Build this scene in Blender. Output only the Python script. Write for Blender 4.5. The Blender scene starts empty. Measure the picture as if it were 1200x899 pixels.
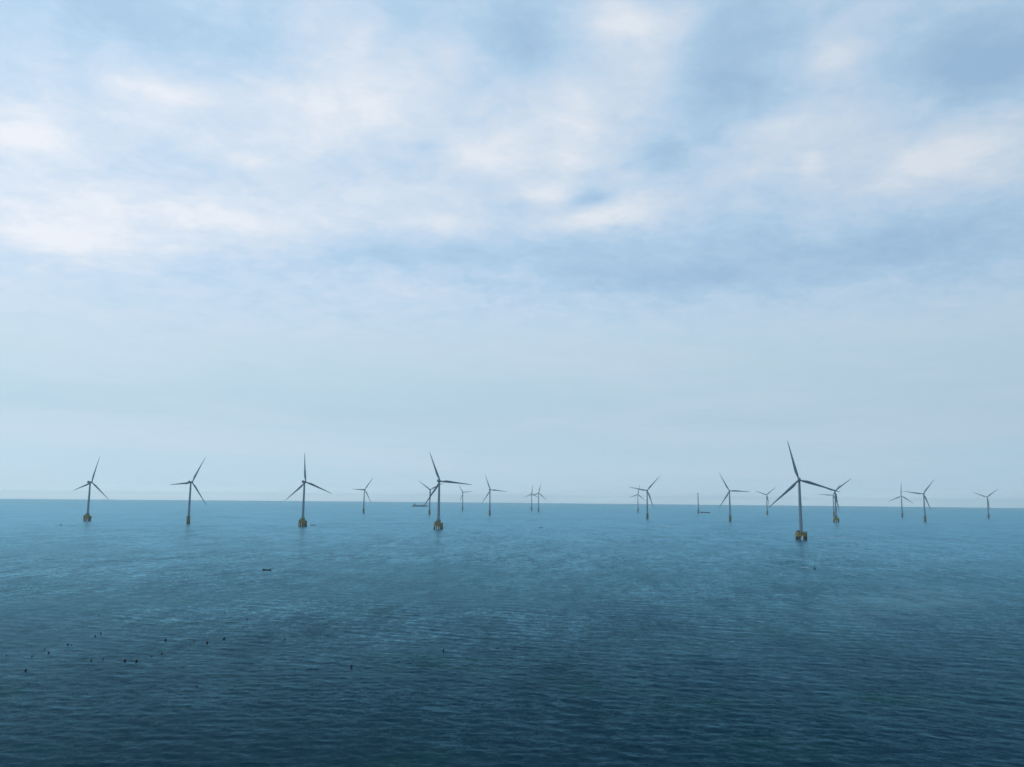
import bpy, bmesh, math, random
import numpy as np
from mathutils import Vector, Matrix

R = math.radians
random.seed(7)
scene = bpy.context.scene
col = scene.collection

# ------------------------------------------------------------------ camera
CAM_H = 64.0
PITCH, ROLL = 7.963, 0.518
cam_data = bpy.data.cameras.new('camera')
cam_data.sensor_width = 36.0
cam_data.lens = 36.0 * 970.0 / 1200.0
cam_data.clip_start = 1.0
cam_data.clip_end = 120000.0
cam = bpy.data.objects.new('camera', cam_data)
col.objects.link(cam)
cam.matrix_world = (Matrix.Translation((0, 0, CAM_H)) @ Matrix.Rotation(R(90 + PITCH), 4, 'X')
                    @ Matrix.Rotation(R(ROLL), 4, 'Z'))
scene.camera = cam

# ------------------------------------------------------------------ render look
scene.view_settings.view_transform = 'Standard'
scene.view_settings.look = 'None'
scene.view_settings.gamma = 1.0
scene.view_settings.exposure = 0.0
scene.view_settings.use_curve_mapping = False
scene.render.engine = 'CYCLES'
scene.cycles.use_denoising = True
scene.cycles.max_bounces = 10
scene.cycles.volume_bounces = 8
scene.cycles.sample_clamp_indirect = 4.0

# ------------------------------------------------------------------ sun (veiled, high on the left)
SUN_AZ, SUN_EL = -80.0, 52.0            # azimuth clockwise from +Y
sun_data = bpy.data.lights.new('sun', 'SUN')
sun_data.energy = 0.9
sun_data.angle = R(14)
sun_data.color = (1.0, 0.97, 0.93)
sun = bpy.data.objects.new('sun', sun_data)
col.objects.link(sun)
sd = Vector((math.sin(R(SUN_AZ)) * math.cos(R(SUN_EL)), math.cos(R(SUN_AZ)) * math.cos(R(SUN_EL)), math.sin(R(SUN_EL))))
sun.rotation_euler = sd.to_track_quat('Z', 'Y').to_euler()
sun.location = (0, 0, 400)

# ------------------------------------------------------------------ sky
# soft cloud masses and blue gaps: (azimuth, elevation, half widths in degrees, amount)
CLOUDS = [
 (-10.8,28.1,5.2,2.8,0.50),(-14.2,24.3,7.8,2.3,0.35),(-24.6,25.2,3.7,1.0,0.45),(-32.1,21.4,2.8,2.1,0.50),(-28.6,16.1,6.5,1.6,0.60),
 (-18.4,18.1,8.6,1.4,0.50),(-5.0,19.4,5.5,1.2,0.35),(-1.9,23.4,2.8,1.1,0.30),(7.5,31.3,2.8,1.2,0.70),(10.4,28.5,2.4,2.3,0.35),
 (2.9,25.7,3.7,3.7,0.50),(2.3,20.8,2.1,0.8,0.45),(7.8,19.0,3.3,1.0,0.60),(12.9,21.0,2.9,1.4,0.30),(19.6,23.2,4.0,2.1,0.45),
 (29.3,21.0,4.3,1.8,0.55),(22.8,28.1,1.9,1.0,0.45),(-3.7,14.6,7.3,0.8,0.25),(-23.5,21.0,10.0,3.0,0.15),(-26.7,29.1,8.1,2.0,-0.60),
 (-7.2,31.8,3.8,1.9,-0.55),(1.0,30.4,2.8,2.5,-0.55),(16.4,29.2,4.0,3.6,-0.55),(31.1,26.6,4.2,2.2,-0.90),(10.8,22.9,1.9,1.3,-0.45),
 (5.5,20.1,1.8,0.6,-0.40),(-8.0,16.6,7.9,1.5,-0.42),(14.8,16.3,12.7,2.4,-0.52),(28.5,16.1,6.6,1.7,-0.42),(-29.1,24.7,1.1,1.6,-0.30),
 (0.5,14.7,9.0,0.7,-0.20),(9.6,15.2,5.2,0.7,-0.25),
 (-10.9,30.2,0.9,1.0,0.40),(-4.3,29.3,1.8,0.9,0.35),(-12.5,25.8,3.0,1.4,0.30),(-24.3,25.4,1.7,0.6,0.35),(-32.4,21.4,2.0,1.0,0.35),
 (-2.0,23.4,2.2,0.8,0.40),(-18.1,22.0,1.8,0.5,0.30),(-30.4,15.2,2.8,0.9,0.40),(-18.4,17.8,3.4,0.6,0.40),(-26.8,17.9,3.0,0.5,0.30),
 (-7.5,20.7,3.7,0.6,0.30),(-5.0,19.0,2.4,0.6,0.30),(-5.7,23.8,1.0,0.5,-0.40),(-0.1,20.0,2.0,0.7,-0.50),(-21.8,20.0,3.3,0.6,-0.20),
 (-21.1,24.5,2.2,1.0,-0.20),(8.1,30.9,2.3,0.6,0.45),(11.7,31.4,1.5,0.7,0.30),(4.8,25.9,1.5,1.5,0.35),(4.3,23.2,1.0,0.8,0.40),
 (8.8,21.6,0.8,0.6,0.40),(2.3,20.6,1.4,0.5,0.35),(6.0,18.7,2.4,0.5,0.50),(10.2,19.6,2.7,0.9,0.40),(18.5,24.1,2.1,0.7,0.35),
 (22.8,27.7,1.5,0.7,0.30),(20.3,21.8,0.7,0.8,0.35),(27.6,20.7,1.8,0.8,0.45),(30.3,21.5,2.2,1.1,0.35),(31.5,19.0,2.2,0.7,0.40),
 (5.4,20.3,1.9,0.5,-0.45),(10.4,23.1,1.5,1.1,-0.40),(2.3,30.3,2.1,1.8,-0.30),(15.1,27.1,2.2,1.9,-0.30),(32.4,25.1,2.4,1.3,-0.30)]

world = bpy.data.worlds.new('World')
scene.world = world
world.use_nodes = True
world.cycles.sampling_method = 'MANUAL'
world.cycles.sample_map_resolution = 1024
nt = world.node_tree
nt.nodes.clear()


class NB:
    """small helper that writes node maths as expressions"""
    def __init__(self, tree):
        self.t = tree

    def n(self, kind, **kw):
        nd = self.t.nodes.new(kind)
        for k, v in kw.items():
            setattr(nd, k, v)
        return nd

    def put(self, sock, v):
        if isinstance(v, bpy.types.NodeSocket):
            self.t.links.new(v, sock)
        else:
            sock.default_value = v

    def m(self, op, a, b=None, c=None, clamp=False):
        nd = self.n('ShaderNodeMath', operation=op, use_clamp=clamp)
        self.put(nd.inputs[0], a)
        if b is not None:
            self.put(nd.inputs[1], b)
        if c is not None:
            self.put(nd.inputs[2], c)
        return nd.outputs[0]

    def maprange(self, v, a, b, c=0.0, d=1.0, smooth=True):
        nd = self.n('ShaderNodeMapRange', interpolation_type='SMOOTHSTEP' if smooth else 'LINEAR')
        self.put(nd.inputs['Value'], v)
        for k, x in zip(('From Min', 'From Max', 'To Min', 'To Max'), (a, b, c, d)):
            self.put(nd.inputs[k], x)
        return nd.outputs['Result']

    def xyz(self, x, y, z):
        nd = self.n('ShaderNodeCombineXYZ')
        for s, v in zip(nd.inputs, (x, y, z)):
            self.put(s, v)
        return nd.outputs[0]

    def noise(self, vec, scale, detail=4.0, rough=0.55, dist=0.0):
        nd = self.n('ShaderNodeTexNoise')
        self.put(nd.inputs['Vector'], vec)
        nd.inputs['Scale'].default_value = scale
        nd.inputs['Detail'].default_value = detail
        nd.inputs['Roughness'].default_value = rough
        nd.inputs['Distortion'].default_value = dist
        return nd.outputs['Fac']

    def mix(self, f, a, b, blend='MIX'):
        nd = self.n('ShaderNodeMix', data_type='RGBA', blend_type=blend)
        self.put(nd.inputs['Factor'], f)
        self.put(nd.inputs['A'], a)
        self.put(nd.inputs['B'], b)
        return nd.outputs['Result']

    def ramp(self, f, stops):
        nd = self.n('ShaderNodeValToRGB')
        e = nd.color_ramp.elements
        while len(e) < len(stops):
            e.new(0.5)
        for k, (p, c) in enumerate(stops):
            e[k].position = p
            e[k].color = (*c, 1.0)
        self.put(nd.inputs['Fac'], f)
        return nd.outputs['Color']


w = NB(nt)
tc = w.n('ShaderNodeTexCoord')
sep = w.n('ShaderNodeSeparateXYZ')
nt.links.new(tc.outputs['Generated'], sep.inputs[0])
dx, dy, dz = sep.outputs
az = w.m('MULTIPLY', w.m('ARCTAN2', dx, dy), 180 / math.pi)
el = w.m('MULTIPLY', w.m('ARCSINE', dz), 180 / math.pi)
# cloud deck coordinates: direction met with a level deck
inv = w.m('DIVIDE', 1.0, w.m('ADD', w.m('MAXIMUM', dz, 0.0), 0.16))
deck = w.xyz(w.m('MULTIPLY', dx, inv), w.m('MULTIPLY', dy, inv), 0.0)
n_big = w.noise(deck, 1.7, 5, 0.55, 0.4)
n_mid = w.noise(deck, 4.2, 6, 0.58, 0.6)
n_soft = w.noise(deck, 11.0, 7, 0.62, 0.5)
n_fine = w.noise(deck, 27.0, 6, 0.6, 0.8)
# wobble so the masses get ragged edges
wob = w.n('ShaderNodeTexNoise')
nt.links.new(deck, wob.inputs['Vector'])
wob.inputs['Scale'].default_value = 3.0
wob.inputs['Detail'].default_value = 5.0
wob.inputs['Roughness'].default_value = 0.6
ws = w.n('ShaderNodeSeparateXYZ')
nt.links.new(wob.outputs['Color'], ws.inputs[0])
azw = w.m('ADD', az, w.m('MULTIPLY', w.m('SUBTRACT', ws.outputs[0], 0.5), 5.0))
elw = w.m('ADD', el, w.m('MULTIPLY', w.m('SUBTRACT', ws.outputs[1], 0.5), 3.4))
acc = 0.0
for a0, e0, sa, se, amp in CLOUDS:
    u = w.m('MULTIPLY', w.m('SUBTRACT', azw, a0), 1 / sa)
    v = w.m('MULTIPLY', w.m('SUBTRACT', elw, e0), 1 / se)
    g = w.m('EXPONENT', w.m('MULTIPLY', w.m('ADD', w.m('MULTIPLY', u, u), w.m('MULTIPLY', v, v)), -0.7))
    acc = w.m('MULTIPLY_ADD', g, amp, acc)
t = w.m('ADD', w.m('MULTIPLY', acc, 0.54), 0.50)
t = w.m('MULTIPLY_ADD', w.m('SUBTRACT', n_big, 0.5), 0.30, t)
t = w.m('MULTIPLY_ADD', w.m('SUBTRACT', n_mid, 0.5), 0.55, t)
t = w.m('MULTIPLY_ADD', w.m('SUBTRACT', n_soft, 0.5), 0.54, t)
t = w.m('MULTIPLY_ADD', w.m('SUBTRACT', n_fine, 0.5), 0.22, t, clamp=True)
cloud = w.ramp(t, [(0.0, (0.41, 0.60, 0.82)), (0.33, (0.49, 0.67, 0.855)), (0.55, (0.595, 0.725, 0.88)), (0.78, (0.71, 0.79, 0.895)), (1.0, (0.83, 0.865, 0.93))])
# the low veil: paler, smoother, thin level streaks
streak = w.noise(w.xyz(w.m('MULTIPLY', az, 0.035), w.m('MULTIPLY', el, 0.34), 3.7), 1.0, 6, 0.6, 0.3)
lowc = w.ramp(w.maprange(el, 0.0, 15.0, smooth=False), [(0.0, (1.35, 1.46, 1.56)), (0.012, (1.22, 1.35, 1.46)), (0.022, (0.94, 1.09, 1.20)), (0.035, (0.72, 0.89, 1.01)), (0.055, (0.60, 0.785, 0.905)), (0.09, (0.54, 0.725, 0.85)), (0.35, (0.48, 0.655, 0.77)), (0.7, (0.56, 0.715, 0.82)), (1.0, (0.58, 0.73, 0.85))])
lowc = w.mix(w.maprange(streak, 0.35, 0.68, 0.0, 0.55), lowc, (0.63, 0.725, 0.85, 1))
f_low = w.maprange(w.m('MULTIPLY_ADD', w.m('SUBTRACT', elw, el), 0.6, el), 9.0, 15.2, 1.0, 0.0)
cloud = w.mix(w.m('MULTIPLY', f_low, 0.9), cloud, lowc)
# brighter towards the veiled sun, on the left
bright = w.m('MULTIPLY', w.maprange(az, -35, 35, 1.06, 0.88, smooth=False), w.maprange(w.m('ABSOLUTE', az), 60, 130, 1.0, 0.85))
tint = w.ramp(w.maprange(az, -35, 35, smooth=False), [(0.0, (1.0, 1.0, 1.0)), (1.0, (0.92, 0.97, 1.0))])
cloud = w.mix(1.0, cloud, tint, 'MULTIPLY')
cloud = w.mix(w.maprange(el, 35.0, 60.0, 0.0, 0.85), cloud, (0.16, 0.30, 0.48, 1))     # unseen overhead sky, darkened blue-grey to deepen what the sea reflects
sky = w.n('ShaderNodeTexSky', sky_type='NISHITA', sun_disc=False)
sky.sun_elevation = R(SUN_EL)
sky.sun_rotation = R(SUN_AZ)
sky.air_density = 1.0
sky.dust_density = 2.0
bg_sky = w.n('ShaderNodeBackground')
nt.links.new(sky.outputs[0], bg_sky.inputs['Color'])
bg_sky.inputs['Strength'].default_value = 0.10
bg_cl = w.n('ShaderNodeBackground')
nt.links.new(cloud, bg_cl.inputs['Color'])
w.put(bg_cl.inputs['Strength'], bright)
mixs = w.n('ShaderNodeMixShader')
w.put(mixs.inputs[0], w.maprange(t, 0.0, 0.5, 0.86, 0.97))
nt.links.new(bg_sky.outputs[0], mixs.inputs[1])
nt.links.new(bg_cl.outputs[0], mixs.inputs[2])
wo = w.n('ShaderNodeOutputWorld')
nt.links.new(mixs.outputs[0], wo.inputs['Surface'])


# ------------------------------------------------------------------ materials
def material(name):
    m = bpy.data.materials.new(name)
    m.use_nodes = True
    b = NB(m.node_tree)
    return m, b, m.node_tree.nodes['Principled BSDF']


def paint(name, base, dirt, rough=0.5, scale=0.25, amount=0.5, spec=0.3):
    """weathered paint: base colour with streaked stains of its own"""
    m, b, p = material(name)
    c = b.n('ShaderNodeTexCoord').outputs['Object']
    mp = b.n('ShaderNodeMapping')
    m.node_tree.links.new(c, mp.inputs[0])
    mp.inputs['Scale'].default_value = (1.0, 1.0, 0.18)
    f = b.noise(mp.outputs[0], scale, 5, 0.6)
    f = b.maprange(f, 0.42, 0.72, 0.0, amount)
    b.put(p.inputs['Base Color'], b.mix(f, (*base, 1), (*dirt, 1)))
    p.inputs['Roughness'].default_value = rough
    p.inputs['Specular IOR Level'].default_value = spec
    return m


M_TOWER = paint('tower_paint', (0.21, 0.31, 0.38), (0.15, 0.21, 0.25), 0.55, 0.12, 0.5)
M_BLADE = paint('blade_paint', (0.15, 0.215, 0.27), (0.11, 0.16, 0.20), 0.5, 0.3, 0.4)
M_YELLOW = paint('yellow_marine_paint', (0.26, 0.225, 0.07), (0.09, 0.08, 0.04), 0.6, 0.35, 0.85)
M_PILE = paint('wet_fouled_steel', (0.045, 0.042, 0.032), (0.02, 0.022, 0.02), 0.45, 0.5, 0.8)
M_RUST = paint('rusted_yellow_pile_paint', (0.085, 0.072, 0.035), (0.04, 0.036, 0.026), 0.6, 0.5, 0.9)
M_PALE = paint('pale_fender_paint', (0.78, 0.74, 0.60), (0.5, 0.45, 0.33), 0.6, 0.6, 0.4)
M_STEEL = paint('dark_grating_steel', (0.07, 0.075, 0.07), (0.04, 0.04, 0.035), 0.6, 0.8, 0.6)
M_FLOAT = paint('black_float_plastic', (0.012, 0.013, 0.015), (0.03, 0.03, 0.026), 0.4, 2.0, 0.5, 0.3)
M_HULL = paint('dark_boat_paint', (0.02, 0.026, 0.034), (0.04, 0.03, 0.025), 0.5, 1.0, 0.5)
M_DECK = paint('worn_boat_timber', (0.03, 0.027, 0.022), (0.02, 0.018, 0.016), 0.7, 1.0, 0.6)
M_SHIP = paint('ship_hull_paint', (0.04, 0.06, 0.085), (0.06, 0.045, 0.035), 0.5, 0.08, 0.5)
M_HOUSE = paint('ship_house_paint', (0.20, 0.22, 0.24), (0.12, 0.12, 0.12), 0.5, 0.1, 0.5)
M_GLASS, _b, _p = material('wheelhouse_glass')
_p.inputs['Base Color'].default_value = (0.02, 0.025, 0.03, 1)
_p.inputs['Roughness'].default_value = 0.1

# sea
M_SEA, b, p = material('sea_water')
tree = M_SEA.node_tree
geo = b.n('ShaderNodeNewGeometry').outputs['Position']
sp = b.n('ShaderNodeSeparateXYZ')
tree.links.new(geo, sp.inputs[0])
X, Y, Z = sp.outputs


def rotated(ang, sx, sy):
    c, s = math.cos(R(ang)), math.sin(R(ang))
    u = b.m('ADD', b.m('MULTIPLY', X, c * sx), b.m('MULTIPLY', Y, -s * sx))
    v = b.m('ADD', b.m('MULTIPLY', X, s * sy), b.m('MULTIPLY', Y, c * sy))
    return b.xyz(u, v, 0.0)


gust = b.noise(rotated(12, 1 / 520, 1 / 210), 1.0, 4, 0.6, 0.8)          # cat's paws, gust patches
gust2 = b.noise(rotated(4, 1 / 700, 1 / 130), 1.0, 3, 0.6, 0.5)          # long wind lanes
calm = b.m('MULTIPLY', b.maprange(gust, 0.33, 0.67, 0.50, 1.25), b.maprange(gust2, 0.35, 0.65, 0.75, 1.15))
# a slick of smoother water, drifting in front of the tallest turbine
sc_, ss_ = math.cos(R(39)), math.sin(R(39))
su = b.m('MULTIPLY', b.m('ADD', b.m('MULTIPLY', b.m('SUBTRACT', X, 275.0), ss_), b.m('MULTIPLY', b.m('SUBTRACT', Y, 575.0), sc_)), 1 / 120)
sv = b.m('MULTIPLY', b.m('ADD', b.m('MULTIPLY', b.m('SUBTRACT', X, 275.0), sc_), b.m('MULTIPLY', b.m('SUBTRACT', Y, 575.0), -ss_)), 1 / 38)
sg = b.m('EXPONENT', b.m('MULTIPLY', b.m('ADD', b.m('MULTIPLY', su, su), b.m('MULTIPLY', sv, sv)), -1.0))
sg = b.m('MULTIPLY', sg, b.maprange(b.noise(rotated(-35, 1 / 18, 1 / 60), 1.0, 5, 0.65, 0.5), 0.35, 0.62))
calm = b.m('MULTIPLY', calm, b.m('SUBTRACT', 1.0, b.m('MULTIPLY', sg, 0.7)))
# facet slopes of the wind sea, from ripples to wave groups: (angle, size across, size along, slope across, slope along)
SLOPES = [(18, 0.75, 0.35, 0.06, 0.11), (10, 2.3, 0.95, 0.05, 0.085), (14, 4.2, 5.0, 0.035, 0.06), (9, 10.0, 30.0, 0.025, 0.045), (6, 45.0, 130.0, 0.015, 0.035)]
slx = sly = None
for ang, la, lb, ax_, ay_ in SLOPES:
    nd = b.n('ShaderNodeTexNoise')
    tree.links.new(rotated(ang, 1 / la, 1 / lb), nd.inputs['Vector'])
    nd.inputs['Scale'].default_value = 1.0
    nd.inputs['Detail'].default_value = 2.0
    nd.inputs['Roughness'].default_value = 0.55
    nd.inputs['Distortion'].default_value = 0.3
    cs = b.n('ShaderNodeSeparateXYZ')
    tree.links.new(nd.outputs['Color'], cs.inputs[0])
    ux = b.m('MULTIPLY', b.m('SUBTRACT', cs.outputs[0], 0.5), ax_ * 2.6)
    uy = b.m('MULTIPLY', b.m('SUBTRACT', cs.outputs[1], 0.5), ay_ * 2.6)
    slx = ux if slx is None else b.m('ADD', slx, ux)
    sly = uy if sly is None else b.m('ADD', sly, uy)
slx = b.m('MULTIPLY', slx, calm)
sly = b.m('MULTIPLY', sly, calm)
gn = b.n('ShaderNodeNewGeometry').outputs['Normal']
va = b.n('ShaderNodeVectorMath', operation='ADD')
tree.links.new(gn, va.inputs[0])
tree.links.new(b.xyz(slx, sly, 0.0), va.inputs[1])
vn = b.n('ShaderNodeVectorMath', operation='NORMALIZE')
tree.links.new(va.outputs[0], vn.inputs[0])
NRM = vn.outputs[0]
bloom = b.noise(rotated(30, 1 / 70, 1 / 45), 1.0, 4, 0.6, 0.6)
body = b.mix(b.maprange(bloom, 0.50, 0.72), (0.001, 0.020, 0.036, 1), (0.001, 0.034, 0.031, 1))
body = b.mix(b.m('MULTIPLY', sg, 0.95), body, (0.085, 0.135, 0.16, 1))       # slick's brighter sky reflection painted in as a paler body colour
dif = b.n('ShaderNodeBsdfDiffuse')
b.put(dif.inputs['Color'], body)
glo = b.n('ShaderNodeBsdfAnisotropic')
glo.inputs['Color'].default_value = (0.345, 0.655, 0.785, 1)
b.put(glo.inputs['Roughness'], 0.27)
tree.links.new(NRM, glo.inputs['Normal'])
fr = b.n('ShaderNodeFresnel')
fr.inputs['IOR'].default_value = 1.085
tree.links.new(NRM, fr.inputs['Normal'])
ms = b.n('ShaderNodeMixShader')
tree.links.new(fr.outputs[0], ms.inputs[0])
tree.links.new(dif.outputs[0], ms.inputs[1])
tree.links.new(glo.outputs[0], ms.inputs[2])
tree.nodes.remove(p)
mo = [q for q in tree.nodes if q.type == 'OUTPUT_MATERIAL'][0]
tree.links.new(ms.outputs[0], mo.inputs['Surface'])

# foam
M_FOAM, fb, fp = material('white_sea_foam')
fc = fb.n('ShaderNodeTexCoord').outputs['Object']
fn = fb.noise(fc, 0.9, 6, 0.7)
fp.inputs['Base Color'].default_value = (0.72, 0.76, 0.78, 1)
fp.inputs['Roughness'].default_value = 0.9
fb.put(fp.inputs['Alpha'], fb.maprange(fn, 0.40, 0.68, 0.0, 0.6))

# ------------------------------------------------------------------ sea surface
rng = np.random.default_rng(11)
NW = 110
lam = np.exp(np.linspace(np.log(2.2), np.log(46.0), NW)) * rng.uniform(0.95, 1.05, NW)
kk = 2 * np.pi / lam
slope = 0.0085 * np.exp(-(np.log(lam / 4.8) / 1.1) ** 2)
amp_w = slope / kk * 1.0
dirs = R(15) + rng.normal(0, R(30), NW) * np.clip((9.0 / lam) ** 0.3, 0.5, 1.3)
kx, ky = kk * np.sin(dirs), kk * np.cos(dirs)
ph = rng.uniform(0, 2 * np.pi, NW)


def waves(x, y, dr):
    z = np.zeros_like(x)
    for i in range(NW):
        wgt = np.clip((lam[i] / dr - 2.2) / 2.5, 0, 1)
        z += amp_w[i] * wgt * np.sin(kx[i] * x + ky[i] * y + ph[i])
    return z


EARTH = 7.4e6          # effective radius with refraction


def drop(x, y):
    return (x * x + y * y) / (2 * EARTH)


def sea_level(x, y):
    xx, yy = np.array([float(x)]), np.array([float(y)])
    return float(waves(xx, yy, np.array([0.3]))[0]) - drop(x, y)


SEA_R = 30000.0
r1 = np.array([3, 12, 30, 60, 100, 130.0])
r2 = 1.0 / np.linspace(1 / 150.0, 1 / 4500.0, 720)
r3 = np.exp(np.linspace(np.log(4500.0), np.log(SEA_R), 46))[1:]
rr = np.concatenate([r1, r2, r3])
aa = np.concatenate([np.linspace(-180, -43, 50)[:-1], np.linspace(-43, 43, 1400), np.linspace(43, 180, 50)[1:-1]])
AA, RR = np.meshgrid(np.radians(aa), rr)
dr = np.gradient(rr)[:, None] * np.ones_like(AA)
da = np.abs(np.gradient(np.radians(aa)))[None, :] * RR
spacing = np.maximum(dr, da)
sx, sy = RR * np.sin(AA), RR * np.cos(AA)
sz = waves(sx, sy, spacing) - drop(sx, sy)
nr, na = sx.shape
verts = np.stack([sx, sy, sz], -1).reshape(-1, 3)
verts = np.vstack([verts, [[0, 0, 0]]]).astype(np.float32)
i, j = np.meshgrid(np.arange(nr - 1), np.arange(na), indexing='ij')
jn = (j + 1) % na
quads = np.stack([i * na + j, i * na + jn, (i + 1) * na + jn, (i + 1) * na + j], -1).reshape(-1, 4)[:, ::-1]
ctr = nr * na
tj = np.arange(na)
tris = np.stack([np.full(na, ctr), (tj + 1) % na, tj], -1)
sea_me = bpy.data.meshes.new('sea')
sea_me.vertices.add(len(verts))
sea_me.vertices.foreach_set('co', verts.ravel())
nl = quads.size + tris.size
sea_me.loops.add(nl)
sea_me.loops.foreach_set('vertex_index', np.concatenate([quads.ravel(), tris.ravel()]).astype(np.int32))
sea_me.polygons.add(len(quads) + len(tris))
ls = np.concatenate([np.arange(len(quads)) * 4, len(quads) * 4 + np.arange(len(tris)) * 3]).astype(np.int32)
sea_me.polygons.foreach_set('loop_start', ls)
sea_me.polygons.foreach_set('use_smooth', np.ones(len(ls), dtype=bool))
sea_me.update(calc_edges=True)
sea_me.validate()
sea_me.materials.append(M_SEA)
sea = bpy.data.objects.new('sea', sea_me)
sea['kind'] = 'structure'
col.objects.link(sea)
if sea_me.polygons[len(quads) // 2].normal.z < 0:
    sea_me.flip_normals()

# ------------------------------------------------------------------ haze (even air over the water)
HZ_TOP, HZ_R = 186.0, 31000.0
bm = bmesh.new()
bmesh.ops.create_cube(bm, size=1.0)
hz_me = bpy.data.meshes.new('haze')
bm.to_mesh(hz_me)
bm.free()
M_HAZE = bpy.data.materials.new('haze_air')
M_HAZE.use_nodes = True
ht = M_HAZE.node_tree
ht.nodes.clear()
ho = ht.nodes.new('ShaderNodeOutputMaterial')
hv = ht.nodes.new('ShaderNodeVolumePrincipled')
hv.inputs['Color'].default_value = (0.82, 0.985, 1.0, 1)
hv.inputs['Density'].default_value = 0.000048
hv.inputs['Anisotropy'].default_value = 0.85
ht.links.new(hv.outputs[0], ho.inputs['Volume'])
hz_me.materials.append(M_HAZE)
haze = bpy.data.objects.new('haze', hz_me)
haze.scale = (2 * HZ_R, 2 * HZ_R, HZ_TOP + 64.0)
haze.location = (0, 0, (HZ_TOP - 64.0) / 2)
haze['kind'] = 'stuff'
col.objects.link(haze)


# ------------------------------------------------------------------ mesh helpers
def link(name, bm, mat, parent=None, smooth=True):
    me = bpy.data.meshes.new(name)
    bmesh.ops.recalc_face_normals(bm, faces=bm.faces)
    bm.to_mesh(me)
    bm.free()
    me.materials.append(mat)
    if smooth:
        for pl in me.polygons:
            pl.use_smooth = True
        me.set_sharp_from_angle(angle=R(40))
    o = bpy.data.objects.new(name, me)
    col.objects.link(o)
    if parent:
        o.parent = parent
    return o


def lathe(bm, profile, seg=24, mat=None):
    """closed solid of revolution about Z; profile = [(radius, z)]"""
    M = mat or Matrix()
    rings = []
    for r_, z_ in profile:
        rings.append([bm.verts.new(M @ Vector((r_ * math.cos(2 * math.pi * k / seg), r_ * math.sin(2 * math.pi * k / seg), z_))) for k in range(seg)])
    for a, c in zip(rings, rings[1:]):
        for k in range(seg):
            bm.faces.new((a[k], a[(k + 1) % seg], c[(k + 1) % seg], c[k]))
    bm.faces.new(rings[0][::-1])
    bm.faces.new(rings[-1])


def tube(bm, a, c, r0, r1=None, seg=12):
    a, c = Vector(a), Vector(c)
    d = c - a
    M = Matrix.Translation(a) @ d.to_track_quat('Z', 'Y').to_matrix().to_4x4()
    lathe(bm, [(r0, 0), (r0 if r1 is None else r1, d.length)], seg, M)


def box(bm, c, s, bev=0.0):
    g = bmesh.ops.create_cube(bm, size=1.0, matrix=Matrix.Translation(c) @ Matrix.Diagonal((*s, 1)))
    if bev:
        es = {e for v in g['verts'] for e in v.link_edges}
        bmesh.ops.bevel(bm, geom=list(es), offset=bev, segments=2, affect='EDGES', profile=0.6)


def loft(bm, rings):
    vr = [[bm.verts.new(q) for q in ring] for ring in rings]
    n = len(vr[0])
    for a, c in zip(vr, vr[1:]):
        for k in range(n):
            bm.faces.new((a[k], a[(k + 1) % n], c[(k + 1) % n], c[k]))
    bm.faces.new(vr[0][::-1])
    bm.faces.new(vr[-1])


def empty(name, loc, rz=0.0, scale=1.0):
    o = bpy.data.objects.new(name, None)
    o.empty_display_size = 5
    o.location = loc
    o.rotation_euler = (0, 0, rz)
    o.scale = (scale,) * 3
    col.objects.link(o)
    return o


def tag(o, label, cat, group=None):
    o['label'] = label
    o['category'] = cat
    if group:
        o['group'] = group
    return o


def copy_child(src, parent):
    c = src.copy()
    col.objects.link(c)
    c.parent = parent
    for ch in src.children:
        copy_child(ch, c)
    return c


# ------------------------------------------------------------------ turbine kit
def make_tower(z0):
    bm = bmesh.new()
    prof = []
    for z_ in (z0, z0 + 0.5):
        prof.append((3.25, z_))
    n = 16
    for k in range(n + 1):
        f = k / n
        z_ = z0 + 0.5 + f * (97.2 - z0 - 0.5)
        r_ = 2.95 - 1.05 * (f ** 1.15)
        if k in (5, 10):
            prof += [(r_ + 0.0, z_ - 0.2), (r_ + 0.10, z_ - 0.15), (r_ + 0.10, z_ + 0.15), (r_, z_ + 0.2)]
        else:
            prof.append((r_, z_))
    lathe(bm, prof, 32)
    return bm


def make_nacelle():
    # x across, y along the axis (hub at +y), origin at hub height
    bm = bmesh.new()
    sec = [(-9.2, 1.5, 1.6, 0.3), (-8.8, 2.0, 2.15, 0.25), (-6.0, 2.25, 2.45, 0.15), (0.0, 2.35, 2.5, 0.0), (2.2, 2.2, 2.3, 0.0), (3.4, 1.75, 1.8, 0.0)]
    rings = []
    for y_, hx, hz_, up in sec:
        ring = []
        for k in range(24):
            a = 2 * math.pi * k / 24
            c, s = math.cos(a), math.sin(a)
            e = 0.42
            ring.append(Vector((hx * math.copysign(abs(c) ** e, c), y_, up + hz_ * math.copysign(abs(s) ** e, s))))
        rings.append(ring)
    loft(bm, rings)
    lathe(bm, [(1.95, -3.6), (2.0, -2.2)], 24)                       # yaw collar
    box(bm, (0, -6.6, 3.1), (2.6, 2.2, 1.2), 0.15)                   # cooler on the roof
    tube(bm, (0.8, -8.2, 2.5), (0.8, -8.2, 4.6), 0.08, 0.06, 6)      # wind mast
    tube(bm, (0.3, -8.2, 4.2), (1.3, -8.2, 4.2), 0.06, None, 6)
    return bm


def make_hub():
    bm = bmesh.new()
    M = Matrix.Rotation(R(-90), 4, 'X')     # z -> +y
    prof = [(1.8, -2.0), (2.15, -1.5), (2.3, -0.4), (2.3, 0.6), (2.1, 1.5), (1.6, 2.4), (0.9, 2.95), (0.3, 3.15)]
    lathe(bm, prof, 28, M)
    return bm


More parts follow.
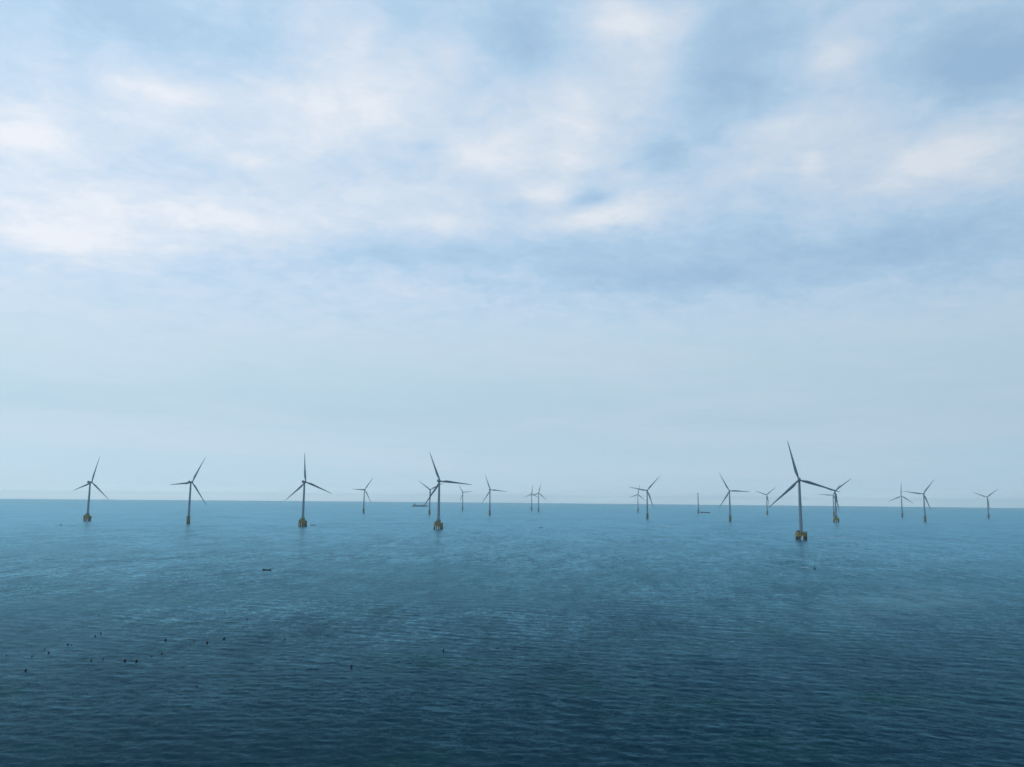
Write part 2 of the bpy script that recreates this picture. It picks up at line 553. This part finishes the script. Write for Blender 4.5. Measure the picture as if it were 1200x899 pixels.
def make_blade(L):
    bm = bmesh.new()
    st = [(0.0, 2.6, 1.0), (0.03, 2.6, 1.0), (0.08, 3.3, 0.72), (0.14, 4.4, 0.46), (0.20, 4.9, 0.36), (0.28, 4.55, 0.30), (0.38, 3.9, 0.27),
          (0.5, 3.2, 0.24), (0.62, 2.6, 0.22), (0.74, 2.05, 0.20), (0.85, 1.55, 0.19), (0.93, 1.1, 0.18), (0.98, 0.65, 0.18), (1.0, 0.18, 0.2)]
    rings = []
    for f, ch, th in st:
        tw = R(13) * (1 - f) ** 2.2
        bend = 0.9 * f * f
        circ = max(0.0, min(1.0, (0.17 - f) / 0.12))
        ring = []
        for k in range(18):
            a = 2 * math.pi * k / 18
            # airfoil-like: leading edge rounded at +x, trailing edge sharp at -x
            cx = 0.5 * math.cos(a)
            shape = math.sin(a) * 0.5
            taper = 0.35 + 0.65 * ((cx + 0.5) ** 0.55)
            x_ = ch * (cx - 0.17 * (1 - circ))
            y_ = ch * th * shape * (circ + (1 - circ) * taper)
            xr = x_ * math.cos(tw) - y_ * math.sin(tw)
            yr = x_ * math.sin(tw) + y_ * math.cos(tw)
            ring.append(Vector((xr, yr + bend * L / 70 * 2.0, 1.4 + f * (L - 1.4))))
        rings.append(ring)
    loft(bm, rings)
    return bm


def railing(bm, r_, z0, n=16, ht=1.3, seg=32):
    for k in range(n):
        a = 2 * math.pi * k / n
        tube(bm, (r_ * math.cos(a), r_ * math.sin(a), z0), (r_ * math.cos(a), r_ * math.sin(a), z0 + ht), 0.09, None, 6)
    for hh in (ht * 0.5, ht):
        for k in range(seg):
            a, c = 2 * math.pi * k / seg, 2 * math.pi * (k + 1) / seg
            tube(bm, (r_ * math.cos(a), r_ * math.sin(a), z0 + hh), (r_ * math.cos(c), r_ * math.sin(c), z0 + hh), 0.07, None, 5)


def octa(bm, r_, z0, z1, ch=0.5):
    lathe(bm, [(r_ - ch, z0), (r_, z0 + ch), (r_, z1 - ch), (r_ - ch, z1)], 12, Matrix.Rotation(R(15), 4, 'Z'))


def make_pile_cap(root, upper):
    """raked piles under a wide yellow cap; upper = yellow collar between cap and tower"""
    bm = bmesh.new()
    octa(bm, 9.8, 5.0, 12.6)
    cap = link('pile_cap', bm, M_YELLOW, root, True)
    for k in range(8):
        a = 2 * math.pi * (k + 0.5) / 8
        bm = bmesh.new()
        tube(bm, (9.2 * math.cos(a), 9.2 * math.sin(a), -5.0), (7.6 * math.cos(a), 7.6 * math.sin(a), 5.15), 1.7, None, 16)
        link('pile', bm, M_RUST if upper else M_PILE, cap)
    bm = bmesh.new()
    railing(bm, 9.0, 12.58)
    link('railing', bm, M_STEEL, cap)
    # boat landing: fender tubes and a ladder on the side that faces away from the wind
    bm = bmesh.new()
    for xx in ((-2.6, 2.6) if upper else (1.4,)):
        tube(bm, (xx, -10.3, -3.0), (xx, -10.3, 7.2), 0.75 if upper else 1.05, None, 14)
        tube(bm, (xx, -10.3, 6.6), (xx, -8.6, 7.2), 0.3, None, 8)
    link('boat_landing', bm, M_PALE, cap)
    bm = bmesh.new()
    for xx in (-0.4, 0.4):
        tube(bm, (xx - 4.0, -9.85, -1.0), (xx - 4.0, -9.85, 13.4), 0.08, None, 6)
    for k in range(40):
        tube(bm, (-4.4, -9.85, -0.8 + k * 0.35), (-3.6, -9.85, -0.8 + k * 0.35), 0.05, None, 5)
    link('ladder', bm, M_STEEL, cap)
    # davit crane and switchgear cabin on the cap
    bm = bmesh.new()
    tube(bm, (-5.6, -5.2, 12.5), (-5.6, -5.2, 16.6), 0.32, 0.26, 10)
    tube(bm, (-5.6, -5.2, 16.4), (-9.0, -7.6, 17.4), 0.22, 0.14, 8)
    tube(bm, (-9.0, -7.6, 17.4), (-9.0, -7.6, 15.0), 0.05, None, 5)
    link('davit_crane', bm, M_STEEL, cap)
    bm = bmesh.new()
    box(bm, (-4.6, -3.2, 14.0), (3.4, 3.6, 2.9), 0.12)
    link('equipment_cabin', bm, M_STEEL, cap)
    if upper:
        bm = bmesh.new()
        lathe(bm, [(5.6, 12.55), (5.6, 13.1), (4.9, 13.5), (4.7, 17.6), (5.6, 17.9), (5.6, 18.5), (3.4, 18.55)], 28)
        tp = link('transition_piece', bm, M_YELLOW, root)
        bm = bmesh.new()
        railing(bm, 5.4, 18.45, 12, 1.2, 20)
        link('railing', bm, M_STEEL, tp)


def make_monopile(root):
    bm = bmesh.new()
    lathe(bm, [(4.3, -6.0), (4.3, 7.4), (4.15, 7.5), (3.9, 16.9), (3.4, 17.0)], 32)
    tp = link('transition_piece', bm, M_YELLOW, root)
    bm = bmesh.new()
    lathe(bm, [(4.36, -5.0), (4.42, -4.9), (4.42, 3.0), (4.36, 3.1)], 32)
    link('splash_zone', bm, M_PILE, tp)
    bm = bmesh.new()
    lathe(bm, [(5.9, 15.2), (6.2, 15.3), (6.2, 15.75), (5.9, 15.8)], 24)
    box(bm, (-6.6, 0.0, 15.5), (3.4, 2.6, 0.4), 0.05)
    pf = link('platform', bm, M_STEEL, tp)
    bm = bmesh.new()
    railing(bm, 5.9, 15.75, 14, 1.3, 24)
    link('railing', bm, M_STEEL, tp)
    bm = bmesh.new()
    for xx in (-1.1, 1.1):
        tube(bm, (xx, -5.6, -3.0), (xx, -5.6, 9.5), 0.32, None, 10)
        for zz in (1.0, 5.0, 9.0):
            tube(bm, (xx, -5.6, zz), (xx, -4.0, zz + 0.4), 0.18, None, 6)
    for k in range(34):
        tube(bm, (-0.4, -5.3, -1.0 + k * 0.48), (0.4, -5.3, -1.0 + k * 0.48), 0.06, None, 5)
    link('boat_landing', bm, M_YELLOW, tp)
    bm = bmesh.new()
    tube(bm, (4.9, -2.4, 15.7), (4.9, -2.4, 19.4), 0.25, 0.2, 8)
    tube(bm, (4.9, -2.4, 19.2), (7.2, -3.6, 20.0), 0.17, 0.1, 8)
    link('davit_crane', bm, M_STEEL, tp)


def prototype(kind):
    root = empty('wind_turbine', (0, 0, 0))
    if kind == 'wide':
        make_pile_cap(root, True)
        z0 = 18.5
    elif kind == 'bare_cap':
        make_pile_cap(root, False)
        z0 = 12.55
    else:
        make_monopile(root)
        z0 = 16.95
    link('tower', make_tower(z0), M_TOWER, root)
    na = link('nacelle', make_nacelle(), M_BLADE, root)
    na.location = (0, 0, 100.0)
    hb = link('hub', make_hub(), M_BLADE, root)
    hb.location = (0, 5.2, 100.0)
    return root


BLADE_ME = {}
HUB_Y, CONE = 5.5, R(4.5)


def add_rotor(root, L, phase):
    if L not in BLADE_ME:
        o = link('blade', make_blade(L), M_BLADE)
        BLADE_ME[L] = o.data
        bpy.data.objects.remove(o)
    for k in range(3):
        o = bpy.data.objects.new('blade', BLADE_ME[L])
        col.objects.link(o)
        o.parent = root
        o.location = (0, HUB_Y, 100.0)
        o.rotation_euler = (-CONE, R(phase + 120 * k), 0)


FARM = 'wind turbines of the offshore wind farm'
# x, y, size, blade length, heading, blade angle, footing, label
TURBINES = [
 (499, 1443, 1.02, 70, 15, 107, 'bare_cap', 'tallest wind turbine of all, standing on a squat olive pile cap without a yellow collar'),
 (-154, 1787, 1.015, 70, 15, 96, 'wide', 'tall turbine on rust-yellow piles, one blade crossing before a small turbine and a ship'),
 (-466, 1880, 0.988, 70, 15, 112, 'wide', 'turbine with one blade straight up, on a wide yellow cap with a small boat alongside'),
 (-1083, 2146, 0.982, 70, 15, 11, 'wide', 'outermost turbine at the western end, nacelle seen side-on, on a broad low yellow cap'),
 (-774, 2015, 0.983, 70, 15, 25, 'monopile', 'turbine with one blade level to the west, on a slim yellow monopile, beside the westernmost'),
 (-645, 3671, 1.009, 66, 15, 33, 'monopile', 'small turbine alone between the upright-bladed turbine and the tall one by the ship'),
 (-335, 3451, 1.015, 66, 15, 63, 'monopile', 'small turbine partly hidden by the sloping blade of the tall turbine beside it'),
 (-285, 4939, 1.038, 58, 20, 84, 'monopile', 'tiny hazy turbine just east of the tall yellow-piled one, under its level blade tip'),
 (-87, 3458, 1.031, 68, 20, 96, 'monopile', 'mid-sized turbine on a dark monopile midway between the tall yellow-piled one and a close pair'),
 (127, 5111, 1.023, 56, 15, 3, 'monopile', 'tiny western turbine of a close overlapping pair, one blade upright'),
 (157, 4756, 1.024, 60, 15, 12, 'monopile', 'tiny eastern turbine of a close overlapping pair, top blade leaning slightly east'),
 (731, 4812, 0.997, 60, 15, 11, 'monopile', 'tiny faint turbine whose top blade is crossed by the level blade of its bigger neighbour'),
 (491, 3012, 1.004, 70, 15, 41, 'monopile', 'mid-sized turbine with a level blade crossing a tiny faint turbine, on a reddish dark footing'),
 (729, 2785, 0.989, 70, 15, 92, 'monopile', 'mid-sized turbine with one blade level to the east, on greenish footing near the bare tower'),
 (1294, 4226, 0.994, 60, 20, 50, 'monopile', 'small faint turbine behind the low blade tip of the tallest one, two blades raised'),
 (1055, 2717, 1.009, 66, 20, 52, 'wide', 'mid-sized turbine on wide olive cap, hub met by the blade tip of the tallest turbine'),
 (1539, 3989, 0.985, 66, 15, 34, 'monopile', 'small turbine almost hidden behind the wide-capped one, only a level blade standing clear'),
 (1833, 3921, 0.978, 66, 20, 4, 'monopile', 'small turbine with one blade straight up, beside a larger turbine near the eastern end'),
 (1499, 3032, 0.979, 69, 15, 38, 'monopile', 'mid-sized turbine near the eastern end, a level blade reaching towards a smaller upright one'),
 (2159, 3785, 0.943, 64, 22, 52, 'monopile', 'outermost turbine at the eastern end, standing alone with two blades raised in a wide V'),
]
protos = {}
for x, y, s, L, hd, phs, foot, lab in TURBINES:
    if foot not in protos:
        root = protos[foot] = prototype(foot)
        parts = list(root.children)
    else:
        root = empty('wind_turbine', (0, 0, 0))
        for ch in [c for c in protos[foot].children if not c.name.startswith('blade')]:
            copy_child(ch, root)
    root.location = (x, y, -drop(x, y))
    root.rotation_euler = (0, 0, -R(hd))
    root.scale = (s, s, s)
    add_rotor(root, L, phs)
    tag(root, lab, 'wind turbine', FARM)

# the tower that has no rotor yet
root = empty('turbine_tower', (1019, 4550, -drop(1019, 4550)), -R(15), 1.05)
for ch in [c for c in protos['monopile'].children if c.name.split('.')[0] in ('transition_piece', 'tower', 'nacelle', 'hub')]:
    copy_child(ch, root)
tag(root, 'bare turbine tower with a nacelle but no blades, a low barge lying at its foot', 'turbine tower')


# ------------------------------------------------------------------ vessels
def hull_bm(L, W, D, sheer_bow=0.5, sheer_stern=0.3, draft=0.4, n=14, hollow=True, full=0.55):
    """open boat: lofted shell with an inner floor; length along x, bow at +x, waterline at z = 0"""
    bm = bmesh.new()
    rings_o = []
    for k in range(n + 1):
        f = k / n
        x_ = -L / 2 + L * f
        wd = W / 2 * min(1.0, (0.72 + 0.28 * min(1, f / 0.25))) * (1 - max(0, (f - full) / (1 - full)) ** 2.2 * 0.96)
        top = D + sheer_bow * max(0, (f - 0.45) / 0.55) ** 2 + sheer_stern * max(0, (0.3 - f) / 0.3) ** 2
        keel = -draft * (1 - max(0, (f - 0.7) / 0.3) ** 2 * 0.9)
        th = min(0.08 * W / 2, wd * 0.4)
        floor = keel + 0.25 * (top - keel) if hollow else top - 0.02 * D
        ring = [Vector((x_, -wd, top)), Vector((x_, -wd * 0.93, 0.05)), Vector((x_, -wd * 0.6, keel * 0.85)), Vector((x_, 0, keel)),
                Vector((x_, wd * 0.6, keel * 0.85)), Vector((x_, wd * 0.93, 0.05)), Vector((x_, wd, top)),
                Vector((x_, wd - th, top)), Vector((x_, (wd - th) * 0.85, floor)), Vector((x_, -(wd - th) * 0.85, floor)), Vector((x_, -(wd - th), top))]
        rings_o.append(ring)
    loft(bm, rings_o)
    return bm


def fishing_boat(x, y, L, rz, label, cabin):
    t_ = empty('fishing_boat', (x, y, sea_level(x, y) + 0.02), rz)
    W = L * 0.27
    link('hull', hull_bm(L, W, L * 0.08, L * 0.12, L * 0.10, L * 0.05), M_HULL, t_)
    bm = bmesh.new()
    for xx in (-0.25, 0.02, 0.24):
        box(bm, (xx * L, 0, L * 0.06), (L * 0.035, W * 0.80, L * 0.012), 0.01)
    link('thwart', bm, M_DECK, t_)
    if cabin:
        bm = bmesh.new()
        box(bm, (-L * 0.2, 0, L * 0.13), (L * 0.2, W * 0.62, L * 0.17), 0.06)
        cb = link('wheelhouse', bm, M_HOUSE, t_)
        bm = bmesh.new()
        box(bm, (-L * 0.097, 0, L * 0.17), (L * 0.012, W * 0.5, L * 0.05), 0.005)
        link('window', bm, M_GLASS, cb)
        bm = bmesh.new()
        tube(bm, (L * 0.05, 0, 0), (L * 0.05, 0, L * 0.3), 0.05, 0.03, 8)
        link('mast', bm, M_STEEL, t_)
    else:
        bm = bmesh.new()
        box(bm, (-L * 0.50, 0, L * 0.12), (L * 0.04, L * 0.04, L * 0.10), 0.03)
        tube(bm, (-L * 0.50, 0, L * 0.10), (-L * 0.52, 0, -L * 0.04), 0.05, 0.04, 6)
        tube(bm, (-L * 0.48, 0, L * 0.15), (-L * 0.40, 0, L * 0.17), 0.025, None, 6)
        link('outboard_motor', bm, M_STEEL, t_)
    return tag(t_, label, 'boat')


fishing_boat(-215.1, 747.4, 7.4, R(184), 'low dark open boat with raised ends, alone on the water before the turbines', False)
fishing_boat(-466.1 + 6, 1953.5, 11.0, R(5), 'small dark boat lying just beside the wide yellow cap of the upright-bladed turbine', True)
fishing_boat(69.0, 1926.5, 8.0, R(175), 'tiny dark boat on open water below the close overlapping pair of turbines', False)

# ship far out
t_ = empty('cargo_ship', (-766.9, 7049.1, -drop(-766.9, 7049.1)), R(4))
link('hull', hull_bm(132, 20, 7.5, 3.0, 0.8, 4.0, 18, False, 0.8), M_SHIP, t_)
bm = bmesh.new()
box(bm, (-44, 0, 13.0), (20, 16, 12), 0.4)
box(bm, (-45, 0, 21.0), (12, 18, 4.2), 0.3)
sup = link('superstructure', bm, M_HOUSE, t_)
bm = bmesh.new()
box(bm, (-38.9, 0, 21.6), (0.5, 15, 1.5), 0.05)
link('window', bm, M_GLASS, sup)
bm = bmesh.new()
tube(bm, (-50, 0, 22.5), (-50.6, 0, 28.5), 1.7, 1.4, 12)
link('funnel', bm, M_SHIP, t_)
for xx in (-20, 4, 28):
    bm = bmesh.new()
    box(bm, (xx, 0, 9.6), (21, 14, 4.0), 0.4)
    link('cargo_hatch', bm, M_SHIP, t_)
for xx in (-8, 16):
    bm = bmesh.new()
    tube(bm, (xx, 0, 7), (xx, 0, 17.5), 0.9, 0.7, 10)
    tube(bm, (xx, 0, 16.5), (xx + 10, 0, 15.0), 0.5, 0.3, 8)
    link('deck_crane', bm, M_SHIP, t_)
tag(t_, 'long low cargo ship, a dark blue shape on the horizon behind the sloping blade', 'ship')

# barge by the bare tower
t_ = empty('work_barge', (1076.0, 4638.9, -drop(1076.0, 4638.9)), R(-6))
bm = bmesh.new()
loft(bm, [[Vector((x_, -8, 3.6)), Vector((x_, -8, zb)), Vector((x_, 8, zb)), Vector((x_, 8, 3.6))] for x_, zb in ((-27, 1.0), (-23, -2.0), (23, -2.0), (27, 1.0))])
link('hull', bm, M_SHIP, t_)
bm = bmesh.new()
box(bm, (-20, 0, 5.6), (7, 9, 4.0), 0.2)
link('deckhouse', bm, M_HOUSE, t_)
bm = bmesh.new()
box(bm, (6, 0, 4.4), (22, 11, 1.6), 0.2)
link('deck_cargo', bm, M_SHIP, t_)
tag(t_, 'long flat work barge low in the water beside the bladeless turbine tower', 'barge')


# ------------------------------------------------------------------ floats
def drum_float(tall):
    bm = bmesh.new()
    if tall:
        lathe(bm, [(0.30, -0.55), (0.36, -0.45), (0.36, 0.95), (0.30, 1.08), (0.10, 1.12), (0.07, 1.35), (0.03, 1.42)], 18)
    else:
        lathe(bm, [(0.12, -0.30), (0.36, -0.24), (0.46, -0.10), (0.44, 0.02), (0.49, 0.06), (0.49, 0.12), (0.44, 0.16), (0.46, 0.28), (0.40, 0.46), (0.22, 0.60), (0.09, 0.63), (0.08, 0.74), (0.03, 0.78)], 18)
        bmesh.ops.create_circle(bm, segments=10, radius=0.02, matrix=Matrix.Translation((0, 0, 0.78)))
    o = link('float_buoy', bm, M_FLOAT)
    return o


FLOATS = [
 (-202.2,344.8,0.5,0,'tiny black float at the very western edge, well apart from the others'),
 (-177.9,316.3,0.94,0,'black float on its own below the western end of the scattered floats'),
 (-191.4,344.0,0.6,0,'tiny black float above the lone low western one'),
 (-195.1,359.5,0.63,0,'upper small float of the western pair standing nearly one above the other'),
 (-188.7,351.1,0.82,0,'lower float of the western pair standing nearly one above the other'),
 (-190.9,370.2,0.86,0,'larger western float of a tight level pair'),
 (-189.3,370.3,0.56,0,'smaller eastern float of a tight level pair'),
 (-163.7,336.1,0.77,0,'small float at the western end of the row that holds the two biggest floats'),
 (-189.9,392.0,0.76,0,'lower float of the highest close pair of floats'),
 (-191.5,400.5,0.78,0,'upper float of the highest close pair of floats'),
 (-160.5,339.2,0.58,0,'tiny float just west of the biggest float'),
 (-150.8,336.7,1.14,0,'biggest round black float, western one of the two big ones side by side'),
 (-145.8,335.6,1.02,0,'second big black float, just east of the biggest one'),
 (-144.6,346.8,0.66,0,'small float of the slanting pair east of the two big ones, lower one'),
 (-142.4,351.4,0.90,0,'upper larger float of the slanting pair east of the two big ones'),
 (-154.4,384.0,0.98,0,'mid-sized float standing alone above the slanting pair'),
 (-138.9,372.3,0.61,0,'lower tiny float between the lone upper float and the eastern big pair'),
 (-140.9,382.0,0.71,0,'upper tiny float between the lone upper float and the eastern big pair'),
 (-133.6,377.9,1.12,0,'dark low float, last but one at the eastern end of the scattered cluster'),
 (-129.7,388.3,1.14,0,'large black float at the eastern end of the scattered cluster'),
 (-106.3,293.2,0.64,0,'small float far below the cluster, alone on the darker water'),
 (-138.7,450.6,0.83,0,'small float far above the eastern end of the cluster'),
 (-102.5,389.8,0.62,0,'tiny faint float alone, well east of the cluster'),
 (-60.3,327.8,0.80,1,'upright black marker float, the tallest of all the floats'),
 (-28.1,363.5,0.70,1,'short upright marker float, the easternmost of the floats'),
 (-76.3,334.5,0.4,0,'tiniest float, just west of the tall upright marker float'),
 (-222.0,460.5,0.63,0,'tiny float farthest out above the western half of the cluster'),
 (-38.0,355.2,0.42,0,'tiny float just west of the short upright marker float'),
]
pf = {0: drum_float(False), 1: drum_float(True)}
first = {0: True, 1: True}
for x, y, s, k, lab in FLOATS:
    o = pf[k] if first[k] else pf[k].copy()
    if not first[k]:
        col.objects.link(o)
    first[k] = False
    o.location = (x, y, sea_level(x, y) - 0.02)
    q = s * (1.05 if k == 0 else 1.15)
    o.scale = (q, q, q * random.uniform(0.9, 1.1))
    o.rotation_euler = (random.uniform(-0.2, 0.2), random.uniform(-0.2, 0.2), random.uniform(0, 6))
    tag(o, lab, 'float', 'black floats scattered on the water')

# big marker buoy near the tallest turbine, and one far out in the west
def marker_buoy(x, y, s, label):
    t_ = empty('marker_buoy', (x, y, sea_level(x, y)), random.uniform(0, 6), s)
    bm = bmesh.new()
    lathe(bm, [(0.5, -0.6), (1.0, -0.35), (1.1, 0.1), (1.0, 0.5), (0.7, 0.65)], 20)
    link('float', bm, M_HULL, t_)
    bm = bmesh.new()
    for k in range(4):
        a = math.pi / 4 + k * math.pi / 2
        tube(bm, (0.62 * math.cos(a), 0.62 * math.sin(a), 0.6), (0.2 * math.cos(a), 0.2 * math.sin(a), 2.3), 0.08, 0.06, 6)
    lathe(bm, [(0.36, 2.25), (0.40, 2.35), (0.40, 2.75), (0.20, 2.95)], 12)
    link('frame', bm, M_HULL, t_)
    return tag(t_, label, 'buoy')


marker_buoy(293.3, 814.2, 1.0, 'dark marker buoy with white water beside it, below the tallest turbine')
marker_buoy(-973.6, 1817.7, 1.5, 'dark marker buoy by itself on the water below the westernmost turbine')


# ------------------------------------------------------------------ foam patches (ragged thin sheets riding on the water)
def foam(x, y, lx, ly, rz, label):
    bm = bmesh.new()
    nx, ny = 48, 10
    grid = {}
    c, s = math.cos(rz), math.sin(rz)
    for iu in range(nx + 1):
        for iv in range(ny + 1):
            u, v = iu / nx - 0.5, iv / ny - 0.5
            wv = ly * (0.35 + 0.65 * math.cos(u * math.pi)) * (1 + 0.3 * math.sin(u * 23 + x))
            px, py = u * lx, v * wv + 0.8 * math.sin(u * 9 + y)
            gx, gy = x + px * c - py * s, y + px * s + py * c
            grid[iu, iv] = bm.verts.new((px, py, 0.45 - drop(gx, gy)))
    for iu in range(nx):
        for iv in range(ny):
            bm.faces.new((grid[iu, iv], grid[iu + 1, iv], grid[iu + 1, iv + 1], grid[iu, iv + 1]))
    o = link('sea_foam', bm, M_FOAM)
    o.location = (x, y, 0)
    o.rotation_euler = (0, 0, rz)
    o['kind'] = 'stuff'
    o['label'] = label
    o['category'] = 'foam'
    return o


foam(288.0, 826, 6, 15, 0.0, 'splash of white water beside the dark marker buoy')
foam(585, 1520, 120, 30, 0.3, 'thin white line of foam running east from the tallest turbine')
foam(395.4, 2107.7, 24, 150, 0.0, 'patch of white water below the mid-sized turbine with the reddish footing')
foam(-742.8, 2084.5, 40, 50, 0.1, 'short white streak of foam beside the slim yellow monopile')
